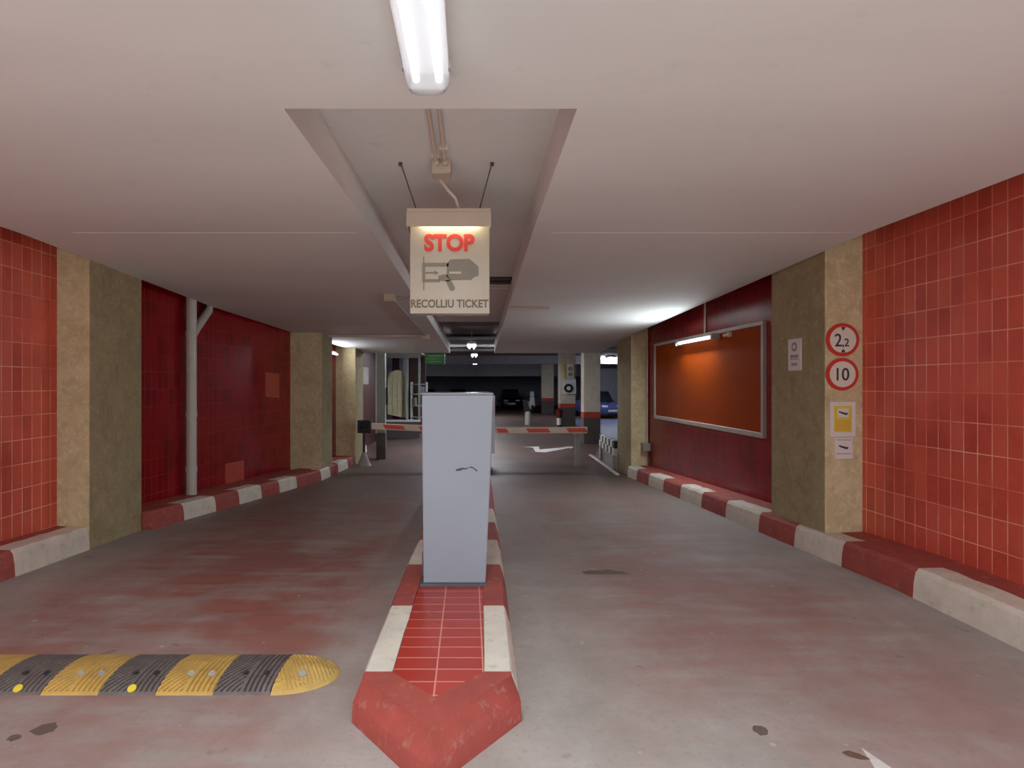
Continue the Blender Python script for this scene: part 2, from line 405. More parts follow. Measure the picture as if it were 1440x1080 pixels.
# dropped ceiling with a long recess over the island
def rx(y, side): return (-.77 if side < 0 else .447) + .0245*(y-2.36) if side < 0 else .447 + .0146*(y-2.36)
def edgeL(y): return -3.40 if y < 7.5 else (-3.40 + (y-7.5)*.0852 if y < 10.2 else -3.17 + (y-10.2)*.13)
b = MB(); T = .24
def slab(xa, xb, y0, y1, zoff=0, th=T, m=0):
    xa0, xa1 = xa(y0), xa(y1); xb0, xb1 = xb(y0), xb(y1)
    z0, z1 = cz(y0)+zoff, cz(y1)+zoff
    b.hexa([(xa0,y0,z0),(xb0,y0,z0),(xb1,y1,z1),(xa1,y1,z1),(xa0,y0,z0+th),(xb0,y0,z0+th),(xb1,y1,z1+th),(xa1,y1,z1+th)], m)
rr = lambda y: 3.0
slab(lambda y: -3.4, rr, YO, 2.36)
st = [2.36, 4.3, 7.5, 10.2, 14.2]
for y0, y1 in zip(st, st[1:]):
    slab(edgeL, lambda y: rx(y,-1), y0, y1)
    slab(lambda y: rx(y,1), rr if y1 < 14 else (lambda y: 3.0 if y < 14 else 3.25), y0, y1)
struct(b.build('ceiling', M['ceiling']), 'off white dropped ceiling with a long recess over the traffic island', 'ceiling')
b = MB()
slab(lambda y: rx(y,-1)-.2, lambda y: rx(y,1)+.2, 2.2, 4.3, .20+.04, .06); slab(lambda y: rx(y,-1)-.2, lambda y: rx(y,1)+.2, 4.3, 10.5, .20+.04, .06)
struct(b.build('ceiling_recess', M['ceiling']), 'off white soffit of the long recess above the hanging sign', 'ceiling')
SOF = .24
for i, (xa, xb, lb) in enumerate(((-3.0,-.85,'thin joint line across the dropped ceiling over the speed bump lane'),(.62,2.9,'thin joint line across the dropped ceiling over the lane by the notice board'))):
    m = MB(); m.box(xa,xb,4.29,4.312,2.5695,2.5745); struct(m.build('trim_%d' % (i+3), M['ceiling']), lb, 'ceiling joint')
m = MB(); m.box(-9.3,15.3,YO,51,2.93,3.15); struct(m.build('ceiling_slab', M['slab']), 'dark raw slab above the dropped ceiling and parking hall', 'ceiling')
for i, (y, z0, lab) in enumerate(((30, 2.5, 'pale beam crossing the parking hall, nearer of two'), (40, 1.98, 'deep pale beam crossing the parking hall above the dark car'))):
    m = MB(); m.box(-9,15,y,y+.5,z0,2.93)
    struct(m.build('trim_%d' % (i+1), M['grey_wall']), lab, 'beam')

# kerbs
def kerb(name, fx, stops, side, wallx, label, first_white=True, h=.2):
    m = MB()
    prof = [(0,-.03),(.008,h*.5),(.02,h-.028),(.042,h),(.20,h+.004)]
    for i, (y0, y1) in enumerate(zip(stops, stops[1:])):
        mat = 0 if (i % 2 == 0) == first_white else 1
        ny = max(2, int((y1-y0)/.12)+1); R = random.Random(i*7+3)
        ring = []
        for j in range(ny+1):
            y = y0 + (y1-y0)*j/ny; wj = R.uniform(-.004,.004) if 0 < j < ny else 0
            pts = [(fx(y) + side*d + wj, y, fz(y)+z + (wj if z > 0 else 0)) for d, z in prof]
            pts.append((wallx(y), y, fz(y)+h+.012)); pts.append((wallx(y), y, fz(y)-.03))
            ring += pts
        q = len(prof)+2
        for j in range(ny):
            for k2 in range(q):
                a0, a1 = j*q+k2, j*q+(k2+1) % q
                mm = mat if k2 < len(prof)-1 else 1
                m.add([ring[a0], ring[a1], ring[a1+q], ring[a0+q]], [(0,1,2,3)], mm)
        m.add(ring[:q], [tuple(range(q))], mat); m.add(ring[-q:], [tuple(range(q))[::-1]], mat)
    return struct(m.build(name, [M['kerb_white'], M['kerb_red']], None, (fx(stops[0]), stops[0], 0)), label, 'kerb')
kerb('kerb_right', lambda y: 2.96, [-3,.8,1.55,3.80,4.53,5.19,5.83,6.58,7.27,8.0,8.7,9.41,10.08,10.66], 1, lambda y: 3.36, 'red and white striped kerb below the tile wall with the notice board', first_white=True)
kerb('kerb_left', lambda y: -3.39, [-2,0,1.5,4.25,5.085], -1, lambda y: -3.70, 'short white and red kerb ending against the wide concrete pillar', first_white=False)
def klx(y): return -3.30 + (y-5.915)*.172 if y < 10 else (-2.597 if y < 12.5 else -2.597 - (y-12.5)*.08)
def kwx(y): return min(klx(y)-.12, wlx(y)-.01) if y < 10 else (-3.06 if y < 13.3 else -3.1)
kerb('kerb_left_far', klx, [5.915,6.42,7.0,7.5,8.05,8.55,9.1,10.0,10.65,11.3,12.2,13.1,14.0,15.0,16.0], -1, kwx, 'red and white striped kerb bending past the grey downpipe', first_white=False, h=.19)

# ------------------------------------------------------------------ traffic island
def ix(y, off): return off + .02*(y-2.45)
isl = thing('traffic_island', 'raised traffic island with red and white painted edges and red tiled top', 'traffic island', (-.14,2.45,0))
H = .18
# nose
prof = lambda foot, top, inner: [(foot[0],foot[1],-.01), (foot[0]*.93+top[0]*.07, foot[1]*.93+top[1]*.07, .085), (foot[0]*.82+top[0]*.18, foot[1]*.82+top[1]*.18, .095),
                                 (top[0]*.95+foot[0]*.05, top[1]*.95+foot[1]*.05, .165), (top[0],top[1],H), (inner[0],inner[1],H), (inner[0],inner[1],-.01)]
stn = [((-.492,2.474),(-.455,2.474),(-.335,2.474)), ((-.496,2.40),(-.458,2.44),(-.333,2.470)), ((-.147,1.985),(-.147,2.065),(-.14,2.272)),
       ((.222,2.41),(.178,2.44),(.062,2.470)), ((.217,2.474),(.182,2.474),(.065,2.474))]
m = MB(); rings = []
full = []
for s0, s1 in zip(stn, stn[1:]):
    for j in range(4):
        f = j/4; full.append(tuple(tuple(p0[i]*(1-f)+p1[i]*f for i in (0,1)) for p0, p1 in zip(s0, s1)))
full.append(stn[-1])
for s0 in full: rings += prof(*s0)
q = 7
fs = [(j*q+k2, j*q+(k2+1) % q, (j+1)*q+(k2+1) % q, (j+1)*q+k2) for j in range(len(full)-1) for k2 in range(q)]
fs += [tuple(range(q)), tuple(range(len(rings)-q, len(rings)))[::-1]]
m.add(rings, fs); m.build('nose_kerb', M['kerb_red'], isl, smooth=True)['label'] = 'red pointed kerb nose'
ystops = [2.474,3.21,3.945,4.68,5.41,6.15]
def block(y0, y1, side, mat, name, label):
    m = MB(); r = []
    ny = max(2, int((y1-y0)/.15))
    for j in range(ny+1):
        y = y0+(y1-y0)*j/ny; w = random.uniform(-.003,.003) if 0 < j < ny else 0
        if side < 0: pr = [(-.49,-.02),(-.486,.085),(-.482,.095),(-.462,.165),(-.45,H),(-.335,H),(-.335,-.02)]
        else: pr = [(.217,-.02),(.213,.085),(.208,.095),(.188,.165),(.178,H),(.065,H),(.065,-.02)]
        r += [(ix(y,px)+w, y, fz(y)+pz) for px, pz in pr]
    fs = [(j*7+k2, j*7+(k2+1) % 7, (j+1)*7+(k2+1) % 7, (j+1)*7+k2) for j in range(ny) for k2 in range(7)] + [tuple(range(7)), tuple(range(ny*7, ny*7+7))[::-1]]
    m.add(r, fs); m.build(name, mat, isl)['label'] = label
for side in (-1, 1):
    for i, (y0, y1) in enumerate(zip(ystops, ystops[1:])):
        wht = i % 2 == 0
        block(y0+.001, y1-.001, side, M['kerb_white'] if wht else M['kerb_red'], 'kerb_block', 'white painted kerb block' if wht else 'red painted kerb block')
    block(6.15, 13.4, side, M['kerb_red'], 'rear_kerb', 'red rear kerb')
m = MB()
ty = [2.474, 4.0, 7.0, 13.4]
m.pxy([(-.333,2.474),(-.14,2.275),(.063,2.474)], .0, H-.003)
for y0, y1 in zip(ty, ty[1:]):
    a, c = ix(y0,-.334), ix(y0,.064); a1_, c1_ = ix(y1,-.334), ix(y1,.064); z0, z1 = fz(y0)+H-.003, fz(y1)+H-.003
    m.hexa([(a,y0,z0-.17),(c,y0,z0-.17),(c1_,y1,z1-.17),(a1_,y1,z1-.17),(a,y0,z0),(c,y0,z0),(c1_,y1,z1),(a1_,y1,z1)])
m.build('tiled_top', M['tile_top'], isl)['label'] = 'red glazed tile top'

# ------------------------------------------------------------------ ticket machine
tm = thing('ticket_machine', 'blue grey tapered metal ticket cabinet standing on the traffic island', 'ticket machine', (-.09,3.7,H))
m = MB(); m.pxz([(-.285,.195),(.101,.195),(.136,.97),(.148,1.362),(-.296,1.362)], 3.53, 3.93)
m.build('body', M['kiosk'], tm, bevel=.006)
m = MB(); m.box(-.298,.150,3.525,3.935,1.363,1.374); m.build('top_cap', M['kiosk'], tm, bevel=.003)
m = MB(); m.box(.14,.168,3.72,3.93,.975,1.355); m.build('side_flange', M['kiosk'], tm, bevel=.004)
m = MB(); m.box(-.304,.105,3.515,3.95,H-.002,.195); m.box(-.304,-.29,3.66,3.95,H-.002,.34); m.build('base_plate', M['kiosk_dark'], tm)['label'] = 'dark steel base plate'
m = MB(); R = random.Random(2)
up = [(x, .902+.006*math.sin(x*90)+.012*math.exp(-((x+.005)/.03)**2)+R.uniform(0,.004)) for x in [-.084+.011*i for i in range(13)]]
dn = [(x, z-.003-R.uniform(.002,.013)) for x, z in up][::-1]
m.pxz(up+dn, 3.529, 3.5305); m.build('scrape', M['scuff'], tm)['label'] = 'dark horizontal scrape mark on the front'

# ------------------------------------------------------------------ hanging stop sign
sg = thing('hanging_sign', 'cream hanging sign with red STOP lettering and ticket pictogram above the island', 'sign', (-.128,3.75,1.894))
PX = lambda px: (px-660)/800*3.75
PZ = lambda py: 1.43+(540-py)/800*3.75
m = MB(); m.box(PX(576.5),PX(688.5),3.75,3.86,PZ(441),PZ(304)); m.build('panel', M['cream_face'], sg, bevel=.004)
m = MB(); m.box(PX(573),PX(690),3.68,3.692,PZ(322),PZ(303)); m.box(PX(573),PX(574),3.692,3.88,PZ(322),PZ(303)); m.box(PX(689),PX(690),3.692,3.88,PZ(322),PZ(303))
m.box(PX(573),PX(690),3.68,3.88,PZ(303)-.001,PZ(303)+.004); m.box(PX(573.5),PX(689.5),3.685,3.875,PZ(303)+.003,PZ(297)); m.build('hood', M['cream'], sg, bevel=.002)
m = MB(); m.tube([(PX(592),3.715,PZ(322)+.03),(PX(674),3.715,PZ(322)+.03)], .011, 10); m.build('hood_light', M['hood_lamp'], sg)['label'] = 'lit strip under the hood'
fn = lambda cx, cy, y=3.748: (lambda u, w, d: (cx+u, y-d, cy+w))
m = MB(); text_mb(m, 'STOP', .148, fn(PX(632), PZ(341.5)), bold=.006, fit=PX(668)-PX(597)); m.build('stop_lettering', M['sign_red'], sg)['label'] = 'red STOP lettering'
m = MB(); text_mb(m, 'RECOLLIU TICKET', .072, fn(PX(632.5), PZ(427)), bold=.0018, fit=PX(687)-PX(578)); m.build('caption_lettering', M['sign_dark'], sg)['label'] = 'dark RECOLLIU TICKET lettering'
def sp_(pl): return [(PX(560+x/4.693), PZ(230+y/4.693)) for x, y in pl]
m = MB()
def pic(pl, m_=0, d=.004): m.pxz(sp_(pl), 3.7505, 3.75-d, m_)
pic([(158,655),(178,655),(178,784),(158,784)]); pic([(178,657),(332,655),(332,680),(178,680)]); pic([(178,764),(275,764),(275,784),(178,784)])
pic([(165,615),(172,615),(172,655),(165,655)]); pic([(165,784),(172,784),(172,835),(165,835)])
pic([(180,716),(238,716),(238,706),(268,721),(238,738),(238,727),(180,727)])
pic([(320,665),(345,633),(470,630),(500,655),(530,682),(530,742),(505,747),(482,768),(345,770),(320,745)])
pic([(262,742),(285,735),(322,732),(345,770),(330,778),(272,774)]); pic([(312,772),(345,765),(376,822),(366,838),(350,841),(340,832)])
m.build('ticket_pictogram', M['sign_grey'], sg)['label'] = 'grey pictogram of a hand pulling a ticket'
m = MB(); m.pxz(sp_([(338,714),(415,714),(415,728),(338,728)]), 3.7465, 3.7445); m.build('pictogram_slot', M['cream_face'], sg)
for x0, x1 in ((-.43,-.345),(.142,.06)):
    m = MB(); m.tube([(x0,3.55,cz(3.5)+SOF+.001),(x1,3.80,PZ(297)-.002)], .0045, 8); m.disc((x0,3.55,cz(3.5)+SOF-.02),(0,0,1),.012,.021,10)
    m.build('suspension_rod', M['wire'], sg)

# conduits and boxes in the recess
zs = cz(3.5)+SOF
jb = thing('junction_box', 'cream square junction box on the recess soffit just above the hanging sign', 'junction box', (-.17,3.55,zs))
m = MB(); m.box(-.235,-.112,3.50,3.62,zs-.075,zs+.001); m.build('box_body', M['cream'], jb, bevel=.006)
m = MB(); m.box(-.229,-.118,3.506,3.614,zs-.083,zs-.073); m.build('lid', M['cream'], jb, bevel=.003)
for x in (-.203,-.148):
    m = MB(); m.tube([(x,3.503,zs-.03),(x,3.455,zs-.03)], .017, 12); m.build('cable_gland', M['beige_pvc'], jb)
for x, lb in ((-.206,'cream conduit from ceiling light to junction box, the one further from the bare wall side with a clip at the bend'),(-.15,'')):
    o = thing('conduit', 'cream conduit running to the junction box, with the bent cable end' if x < -.2 else 'cream conduit running to the junction box, straight one with clip', 'conduit', (x,2.4,zs))
    p = [(x-.012,2.362,zs-.11),(x-.006,2.42,zs-.05),(x,2.56,zs-.0135),(x+.003,3.46,zs-.028)] if x < -.2 else [(x,2.362,zs-.0125),(x,3.2,zs-.0125),(x,3.46,zs-.028)]
    m = MB(); m.tube(p, .0115, 10); m.build('tube', M['beige_pvc'], o, smooth=True)
    m = MB(); m.box(x-.024,x+.026,3.27 if x > -.2 else 3.38,3.285 if x > -.2 else 3.395,zs-.034,zs+.001); m.build('clip', M['beige_pvc'], o)
m = MB(); m.tube([(-.185,3.615,zs-.05),(-.182,3.66,zs-.075),(-.14,3.70,zs-.12),(-.09,3.73,zs-.165),(-.065,3.76,PZ(297)-.002)], .011, 10)
tag(m.build('power_cable', M['beige_pvc'], None, (-.12,3.7,2.65), smooth=True), 'pale cable curving from the junction box down to the hanging sign', 'cable')

# ------------------------------------------------------------------ luminaires
def luminaire(label, x, y0, y1, z, w=.15, group=None, tube_mat='tube', cov=True):
    """twin-tube weatherproof batten, long side along Y, top at z"""
    o = thing('ceiling_light', label, 'light fixture', (x,(y0+y1)/2,z), group)
    h = w*.7
    m = MB(); m.pxz([(x-w*.5,z-h*.42),(x-w*.5,z-h*.3),(x-w*.38,z),(x+w*.38,z),(x+w*.5,z-h*.3),(x+w*.5,z-h*.42)], y0, y1); m.build('housing', M['white_plastic'], o, bevel=.004)
    for s in (-.26,.26):
        m = MB(); m.tube([(x+s*w,y0+.05,z-h*.58),(x+s*w,y1-.05,z-h*.58)], w*.085, 10); m.build('tube', M[tube_mat], o, smooth=True)
    if cov:
        pl = [(-.5,-.42),(-.49,-.6),(-.44,-.82),(-.33,-.97),(-.2,-1),(.2,-1),(.33,-.97),(.44,-.82),(.49,-.6),(.5,-.42)]
        m = MB(); k2 = len(pl); vs = []
        for y, sc, dz in ((y0,.86,.1),(y0+.03,1,0),(y1-.03,1,0),(y1,.86,.1)):
            vs += [(x+px*w*sc, y, z+(pz*sc if pz < -.45 else pz)*h) for px, pz in pl]
        m.add(vs, [(j*k2+i, j*k2+i+1, (j+1)*k2+i+1, (j+1)*k2+i) for j in range(3) for i in range(k2-1)] + [tuple(range(k2)), tuple(range(3*k2,4*k2))[::-1]])
        m.build('cover', M['cover'], o, smooth=True)
        for yy in ([y0+.12, (y0+y1)/2, y1-.12] if y1-y0 > .8 else []):
            for s in (-1,1):
                m = MB(); m.box(min(x+s*w*.49,x+s*w*.545),max(x+s*w*.49,x+s*w*.545),yy-.012,yy+.012,z-h*.62,z-h*.25); m.build('clip', M['light_metal'], o)
        m = MB(); m.box(x-w*.40,x+w*.40,y1-.052,y1-.028,z-h*.9,z-h*.43); m.build('end_plate', M['light_metal'], o)
    return o
luminaire('large lit fluorescent ceiling light above the near end of the island', -.148, .80, 2.07, 2.573, .155)
far = luminaire('lit fluorescent light hanging in the dark slot behind the recess, nearest of three', .07, 15.6, 16.9, 2.60, .26, 'lights in the dark slot', 'tube_far', False)
def hang(o, x, y, z, parent_z=2.93):
    m = MB(); m.tube([(x,y,z-.002),(x,y,2.932)], .012, 8); return m.build('hanger', M['light_metal'], o)
hang(far, .07, 16.2, 2.60)
dup(far, (.2,22.7,2.66), 'lit fluorescent light hanging in the dark slot, middle of three', 'lights in the dark slot')
dup(far, (.32,31.5,2.66), 'lit fluorescent light hanging in the dark slot, farthest and smallest of three', 'lights in the dark slot')
bl = luminaire('lit white tube light over the side bay past the concrete pillar', 7.4, 29.4, 30.6, 2.89, .3, None, 'tube_far', False)
for i, (x, y) in enumerate(((-4,24),(10.5,24),(-3,36),(9.5,33))):
    pass
# wall tube lamp over the notice board
wlamp = thing('wall_light', 'lit fluorescent wall light over the top edge of the brown notice board', 'light fixture', (3.33,8.25,2.1))
m = MB(); m.box(3.27,3.352,7.6,8.9,2.055,2.10); m.build('housing', M['white_plastic'], wlamp, bevel=.006)
m = MB(); m.tube([(3.255,7.66,2.06),(3.255,8.84,2.06)], .022, 12); m.build('tube', M['tube'], wlamp, smooth=True)
for y in (7.58,8.9):
    m = MB(); m.box(3.22,3.352,y-.03,y+.03,2.025,2.105); m.build('end_cap', M['grey_box'], wlamp, bevel=.005)
m = MB(); m.tube([(3.335,8.05,2.10),(3.335,8.05,2.9)], .015, 10)
tag(m.build('conduit', M['beige_pvc'], None, (3.335,8.05,2.1), smooth=True), 'pale conduit rising from the wall light to the ceiling', 'conduit')
m = MB(); m.box(3.285,3.3245,7.2,7.26,2.03,2.09); m.tube([(3.30,7.23,2.06),(3.25,7.28,2.05)], .02, 10)
tag(m.build('pipe_clip', M['beige_pvc'], None, (3.33,7.23,2.09)), 'small pale clip on the notice board beside the wall light', 'clip')
# wall lamp between the two far pillars on the other side
wl2 = thing('wall_light', 'lit wall light tucked between two concrete pillars beyond the bend in the kerb', 'light fixture', (-3.0,12.1,2.12))
m = MB(); m.box(-3.052,-2.96,11.5,12.7,2.10,2.15); m.build('housing', M['white_plastic'], wl2, bevel=.005)
m = MB(); m.tube([(-2.94,11.55,2.09),(-2.94,12.65,2.09)], .024, 12); m.build('tube', M['tube'], wl2, smooth=True)

# ------------------------------------------------------------------ notice board
nb = thing('notice_board', 'large empty brown notice board with a pale metal frame on the red wall', 'notice board', (3.34,8.3,.82))
m = MB(); m.box(3.325,3.352,6.45,10.15,.86,2.11); m.build('panel', M['board'], nb)
for nm, a in (('frame_rail',(6.41,10.19,2.10,2.145)),('frame_rail',(6.41,10.19,.815,.875)),('frame_stile',(6.41,6.455,.876,2.099)),('frame_stile',(10.145,10.19,.876,2.099))):
    m = MB(); m.box(3.305,3.352,a[0],a[1],a[2],a[3]); m.build(nm, M['aluminium'], nb, bevel=.004)

# corner conduit with switch box
m = MB(); m.tube([(3.32,10.62,.33),(3.32,10.62,2.7)], .018, 10)
tag(m.build('conduit', M['beige_pvc'], None, (3.32,10.62,.33), smooth=True), 'pale conduit down the corner beside the far concrete pillar', 'conduit')
sb = thing('switch_box', 'grey switch box at the foot of the corner conduit above the kerb', 'junction box', (3.28,10.6,.2))
m = MB(); m.box(3.21,3.352,10.5,10.665,.19,.33); m.build('box_body', M['grey_box'], sb, bevel=.01)
m = MB(); m.tube([(3.32,10.55,.195),(3.34,10.5,.1),(3.34,10.45,.02),(3.33,10.5,-.06)], .012, 8); m.build('cable', M['black'], sb, smooth=True)['label'] = 'black cable'

# ------------------------------------------------------------------ round signs and notices
def round_sign(name, x, z, r, label):
    o = thing(name, label, 'sign', (x,4.848,z)); y = 4.848
    m = MB(); m.disc((x,y+.001,z),(0,-1,0),r,.014); m.build('red_ring', M['ring_red'], o, bevel=.003)
    m = MB(); m.disc((x,y-.0125,z),(0,-1,0),r*.79,.004); m.build('white_face', M['sign_white'], o)
    return o
o = round_sign('height_limit_sign', 3.175, 1.806, .141, 'round red ringed height limit sign reading 2.2')
m = MB(); f = lambda cx, cz_: (lambda u, w, d: (cx+u, 4.8305-d, cz_+w))
text_mb(m, '2', .155, f(3.133,1.803), bold=.001, cond=.85); text_mb(m, '2', .095, f(3.205,1.783), bold=.001, cond=.9); text_mb(m, ',', .09, f(3.174,1.752), bold=.001)
m.build('numerals', M['ink'], o)['label'] = 'black 2,2 numerals'
for s in (1,-1):
    m = MB(); zc = 1.806+s*.108; m.pxz([(3.155,zc),(3.195,zc),(3.175,zc-s*.032)], 4.8325, 4.8285); m.build('arrow_mark', M['ink'], o)
o = round_sign('speed_limit_sign', 3.172, 1.513, .139, 'round red ringed speed limit sign reading 10')
m = MB(); text_mb(m, '10', .15, f(3.172,1.513), bold=.001, cond=.9); m.build('numerals', M['ink'], o)['label'] = 'black 10 numerals'

def camera_glyph(x, y, z, w, parent, mat):
    m = MB(); m.pxz([(x-w*.5,z+w*.16),(x+w*.30,z-w*.05),(x+w*.5,z-w*.02),(x+w*.42,z-w*.28),(x+w*.1,z-w*.22),(x-w*.42,z-w*.02)], y, y-.0015); m.build('camera_symbol', mat, parent)
y = 4.848
o = thing('notice', 'white bordered yellow camera surveillance notice under the round signs', 'notice', (3.176,y,.98))
m = MB(); m.box(3.066,3.285,y-.012,y+.001,.982,1.279); m.build('backing', M['paper'], o, bevel=.002)
m = MB(); m.box(3.100,3.250,y-.0145,y-.0115,1.022,1.243); m.build('yellow_print', M['yellow_print'], o)
m = MB(); m.box(3.112,3.240,y-.016,y-.014,1.034,1.125); m.build('lower_print', M['orange_print'], o)
m = MB(); m.box(3.128,3.222,y-.0165,y-.014,1.147,1.222); m.build('white_field', M['paper'], o)
camera_glyph(3.175, y-.0165, 1.188, .08, o, M['ink'])
o = thing('notice', 'small white camera notice at the bottom of the pillar signs', 'notice', (3.182,y,.79))
m = MB(); m.box(3.109,3.261,y-.009,y+.001,.794,.975); m.build('backing', M['paper'], o, bevel=.002)
camera_glyph(3.182, y-.009, .898, .085, o, M['ink'])
for zz in (.951,.834):
    m = MB(); m.box(3.122,3.250,y-.0105,y-.0085,zz,zz+.006); m.build('print_line', M['grey_ink'], o)
o = thing('notice', 'narrow white notice alone on the dark side of the signs pillar', 'notice', (3.0,5.29,1.55))
m = MB(); m.box(3.022,3.031,5.185,5.395,1.555,1.85); m.build('backing', M['paper'], o, bevel=.002)
m = MB(); m.disc((3.0225,5.29,1.775),(-1,0,0),.044,.002,24); m.build('round_print', M['grey_ink'], o)
m = MB(); m.disc((3.021,5.29,1.775),(-1,0,0),.022,.002,20); m.build('round_print_centre', M['paper'], o)
for z0, z1, d in ((1.672,1.702,.065),(1.655,1.664,.065),(1.60,1.625,.045)):
    m = MB(); m.box(3.0205,3.0225,5.29-d,5.29+d,z0,z1); m.build('print_line', M['grey_ink'], o)

# ------------------------------------------------------------------ downpipe
dp = thing('downpipe', 'grey vertical downpipe with an angled branch in front of the red tiles', 'pipe', (-3.45,7.06,.05))
m = MB(); m.tube([(-3.448,7.06,fz(7.06)+.19),(-3.448,7.06,2.85)], .061, 20); m.build('pipe', M['pipe_grey'], dp, smooth=True)
for z in (.28+.06,1.02,2.02):
    m = MB(); m.tube([(-3.448,7.06,z),(-3.448,7.06,z+.07)], .067, 20); m.build('socket_joint', M['pipe_grey'], dp, smooth=True)
m = MB(); m.tube([(-3.448,7.06,2.02),(-3.442,7.2,2.15),(-3.435,7.5,2.40),(-3.43,7.56,2.50),(-3.43,7.57,2.85)], .052, 18); m.build('branch', M['pipe_grey'], dp, smooth=True)['label'] = 'angled branch pipe'

# ------------------------------------------------------------------ speed bump
sbp = thing('speed_bump', 'yellow and black ribbed rubber speed bump across the lane', 'speed bump', (-2,2.8,0))
Y0, Y1, HB = 2.612, 2.995, .048
def hump(x, y, dx):
    u = (y-Y0)/(Y1-Y0)*2-1
    return HB*max(0, 1-abs(u)**2.4)**.75
def bump_seg(xr, w, mat, dark):
    m = MB(); nx, ny = 120, 100; vs = []; gr_ = {}
    for j in range(ny+1):
        for i in range(nx+1):
            x = xr-w + w*i/nx; y = Y0+(Y1-Y0)*j/ny
            u = (i/nx); vv = j/ny
            h = hump(x, y, 0)
            if vv > .03 and vv < .97:
                if u < .48: ph = ((u*w) - (vv*.383)*.75) / .026 if vv < .62 else ((u*w) - (vv*.383)*.1)/.024
                else: ph = ((u*w) - vv*.383*.05) / .024
                g = 1 if (ph % 1) < .62 else 0
                smooth = .0 if (.455 < u < .5) else 1
                h -= .006*(1-g)*smooth*min(1, h/.012); gr_[(i,j)] = (1-g)*smooth
            vs.append((x + .045*(vv-.5)*(1 if True else 0)*0, y, h))
    n1 = nx+1
    m.add(vs, [(j*n1+i, j*n1+i+1, (j+1)*n1+i+1, (j+1)*n1+i) for j in range(ny) for i in range(nx)])
    m.m = [1 if gr_.get((i,j),0) > .5 else 0 for j in range(ny) for i in range(nx)]
    edge = [j*n1 for j in range(ny+1)]; edge2 = [j*n1+nx for j in range(ny+1)]
    for e in (edge, edge2):
        k0 = len(m.v); m.add([vs[i] for i in e] + [(vs[e[-1]][0], Y1, -.002), (vs[e[0]][0], Y0, -.002)], [tuple(range(len(e)+2))])
    o = m.build('rubber_module', [mat, M['groove_black'] if dark else M['groove_yellow']], sbp); o['label'] = 'black ribbed module' if dark else 'yellow ribbed module'
    for px, py in ((.42,.30),(.80,.30)):
        x = xr-w+w*px; y = Y0+(Y1-Y0)*py
        mm = MB(); mm.disc((x,y,hump(x,y,0)-.004),(0,-.45,1),.016,.007,14); mm.disc((x,y,hump(x,y,0)+.002),(0,-.45,1),.009,.008,6); bb = mm.build('bolt', M['light_metal'] if not dark else M['dark_metal'], o)
    if dark and .3 < -xr-1.0 < 1.1:
        x = xr-w*.45; mm = MB(); mm.disc((x,Y0+.026,.016),(0,-.5,.8),.019,.007,18); rf = mm.build('reflector', M['yellow_print'], o); rf['label'] = 'yellow reflector'
xr = -.915
for i in range(9):
    dark = i % 2 == 0
    bump_seg(xr-.002, .262, M['rub_black'] if dark else M['rub_yellow'], dark); xr -= .264
m = MB(); vs = []; na, nr = 70, 60; R0 = (Y1-Y0)/2; yc = (Y0+Y1)/2
for i in range(na+1):
    a = -math.pi/2 + math.pi*i/na
    for j in range(nr+1):
        r = j/nr; h = HB*max(0, 1-r**2.4)**.75
        x = -.914+.275*r*math.cos(a); yy = yc+R0*r*math.sin(a)
        ph = ((x*1.0 + (yy-Y0)*.5) / .021) % 1
        if ph > .62 and .03 < r < .93: h -= .005
        vs.append((x, yy, h))
m.add(vs, [(i*(nr+1)+j, i*(nr+1)+j+1, (i+1)*(nr+1)+j+1, (i+1)*(nr+1)+j) for i in range(na) for j in range(nr)])
ec = m.build('end_cap', M['rub_yellow'], sbp); ec['label'] = 'rounded yellow end cap'
mm = MB(); mm.disc((-.80,2.73,hump(0,2.73,0)-.008),(.1,-.4,1),.018,.009,14); mm.build('bolt', M['light_metal'], ec)

# ------------------------------------------------------------------ ceiling conduits
def jbox(x, y, label, s=.065, z=None, mat='cream'):
    z = z if z is not None else cz(y); o = thing('junction_box', label, 'junction box', (x,y,z))
    m = MB(); m.box(x-s,x+s,y-s,y+s,z-.07,z+.004); m.build('box_body', M[mat], o, bevel=.006)
    m = MB(); m.box(x-s+.006,x+s-.006,y-s+.006,y+s-.006,z-.08,z-.068); m.build('lid', M[mat], o, bevel=.003); return o
jbox(-.94, 6.73, 'small cream junction box on the dropped ceiling beside the recess, nearer one')
jbox(-.80, 10.55, 'small pale junction box on the dropped ceiling at the end of the crosswise conduit')
m = MB(); m.tube([(-.935,6.79,cz(6.79)-.012),(-.81,10.48,cz(10.48)-.012)], .013, 8)
tag(m.build('conduit', M['grey_box'], None, (-.9,8,cz(8)), smooth=True), 'thin grey conduit linking two ceiling junction boxes beside the recess', 'conduit')
m = MB(); m.tube([(-2.64,10.6,cz(10.6)-.014),(-.87,10.56,cz(10.56)-.014)], .02, 8)
tag(m.build('conduit', M['beige_pvc'], None, (-1.8,10.6,cz(10.6)), smooth=True), 'pale conduit crossing the ceiling from a concrete pillar to a junction box', 'conduit')
m = MB(); m.tube([(-.88,6.72,cz(6.72)-.02),(-.78,6.78,cz(6.78)-.035),(-.68,6.86,cz(6.86)-.012),(-.655,6.9,cz(6.9)+.06)], .012, 8)
tag(m.build('power_cable', M['grey_box'], None, (-.8,6.8,cz(6.8)), smooth=True), 'short grey cable from the ceiling junction box into the recess', 'cable')
m = MB(); m.tube([(.53,7.55,cz(7.55)-.012),(1.06,7.55,cz(7.55)-.012)], .016, 8)
tag(m.build('conduit', M['beige_pvc'], None, (.8,7.55,cz(7.55)), smooth=True), 'short pale conduit across the ceiling beside the recess and behind the hanging sign', 'conduit')
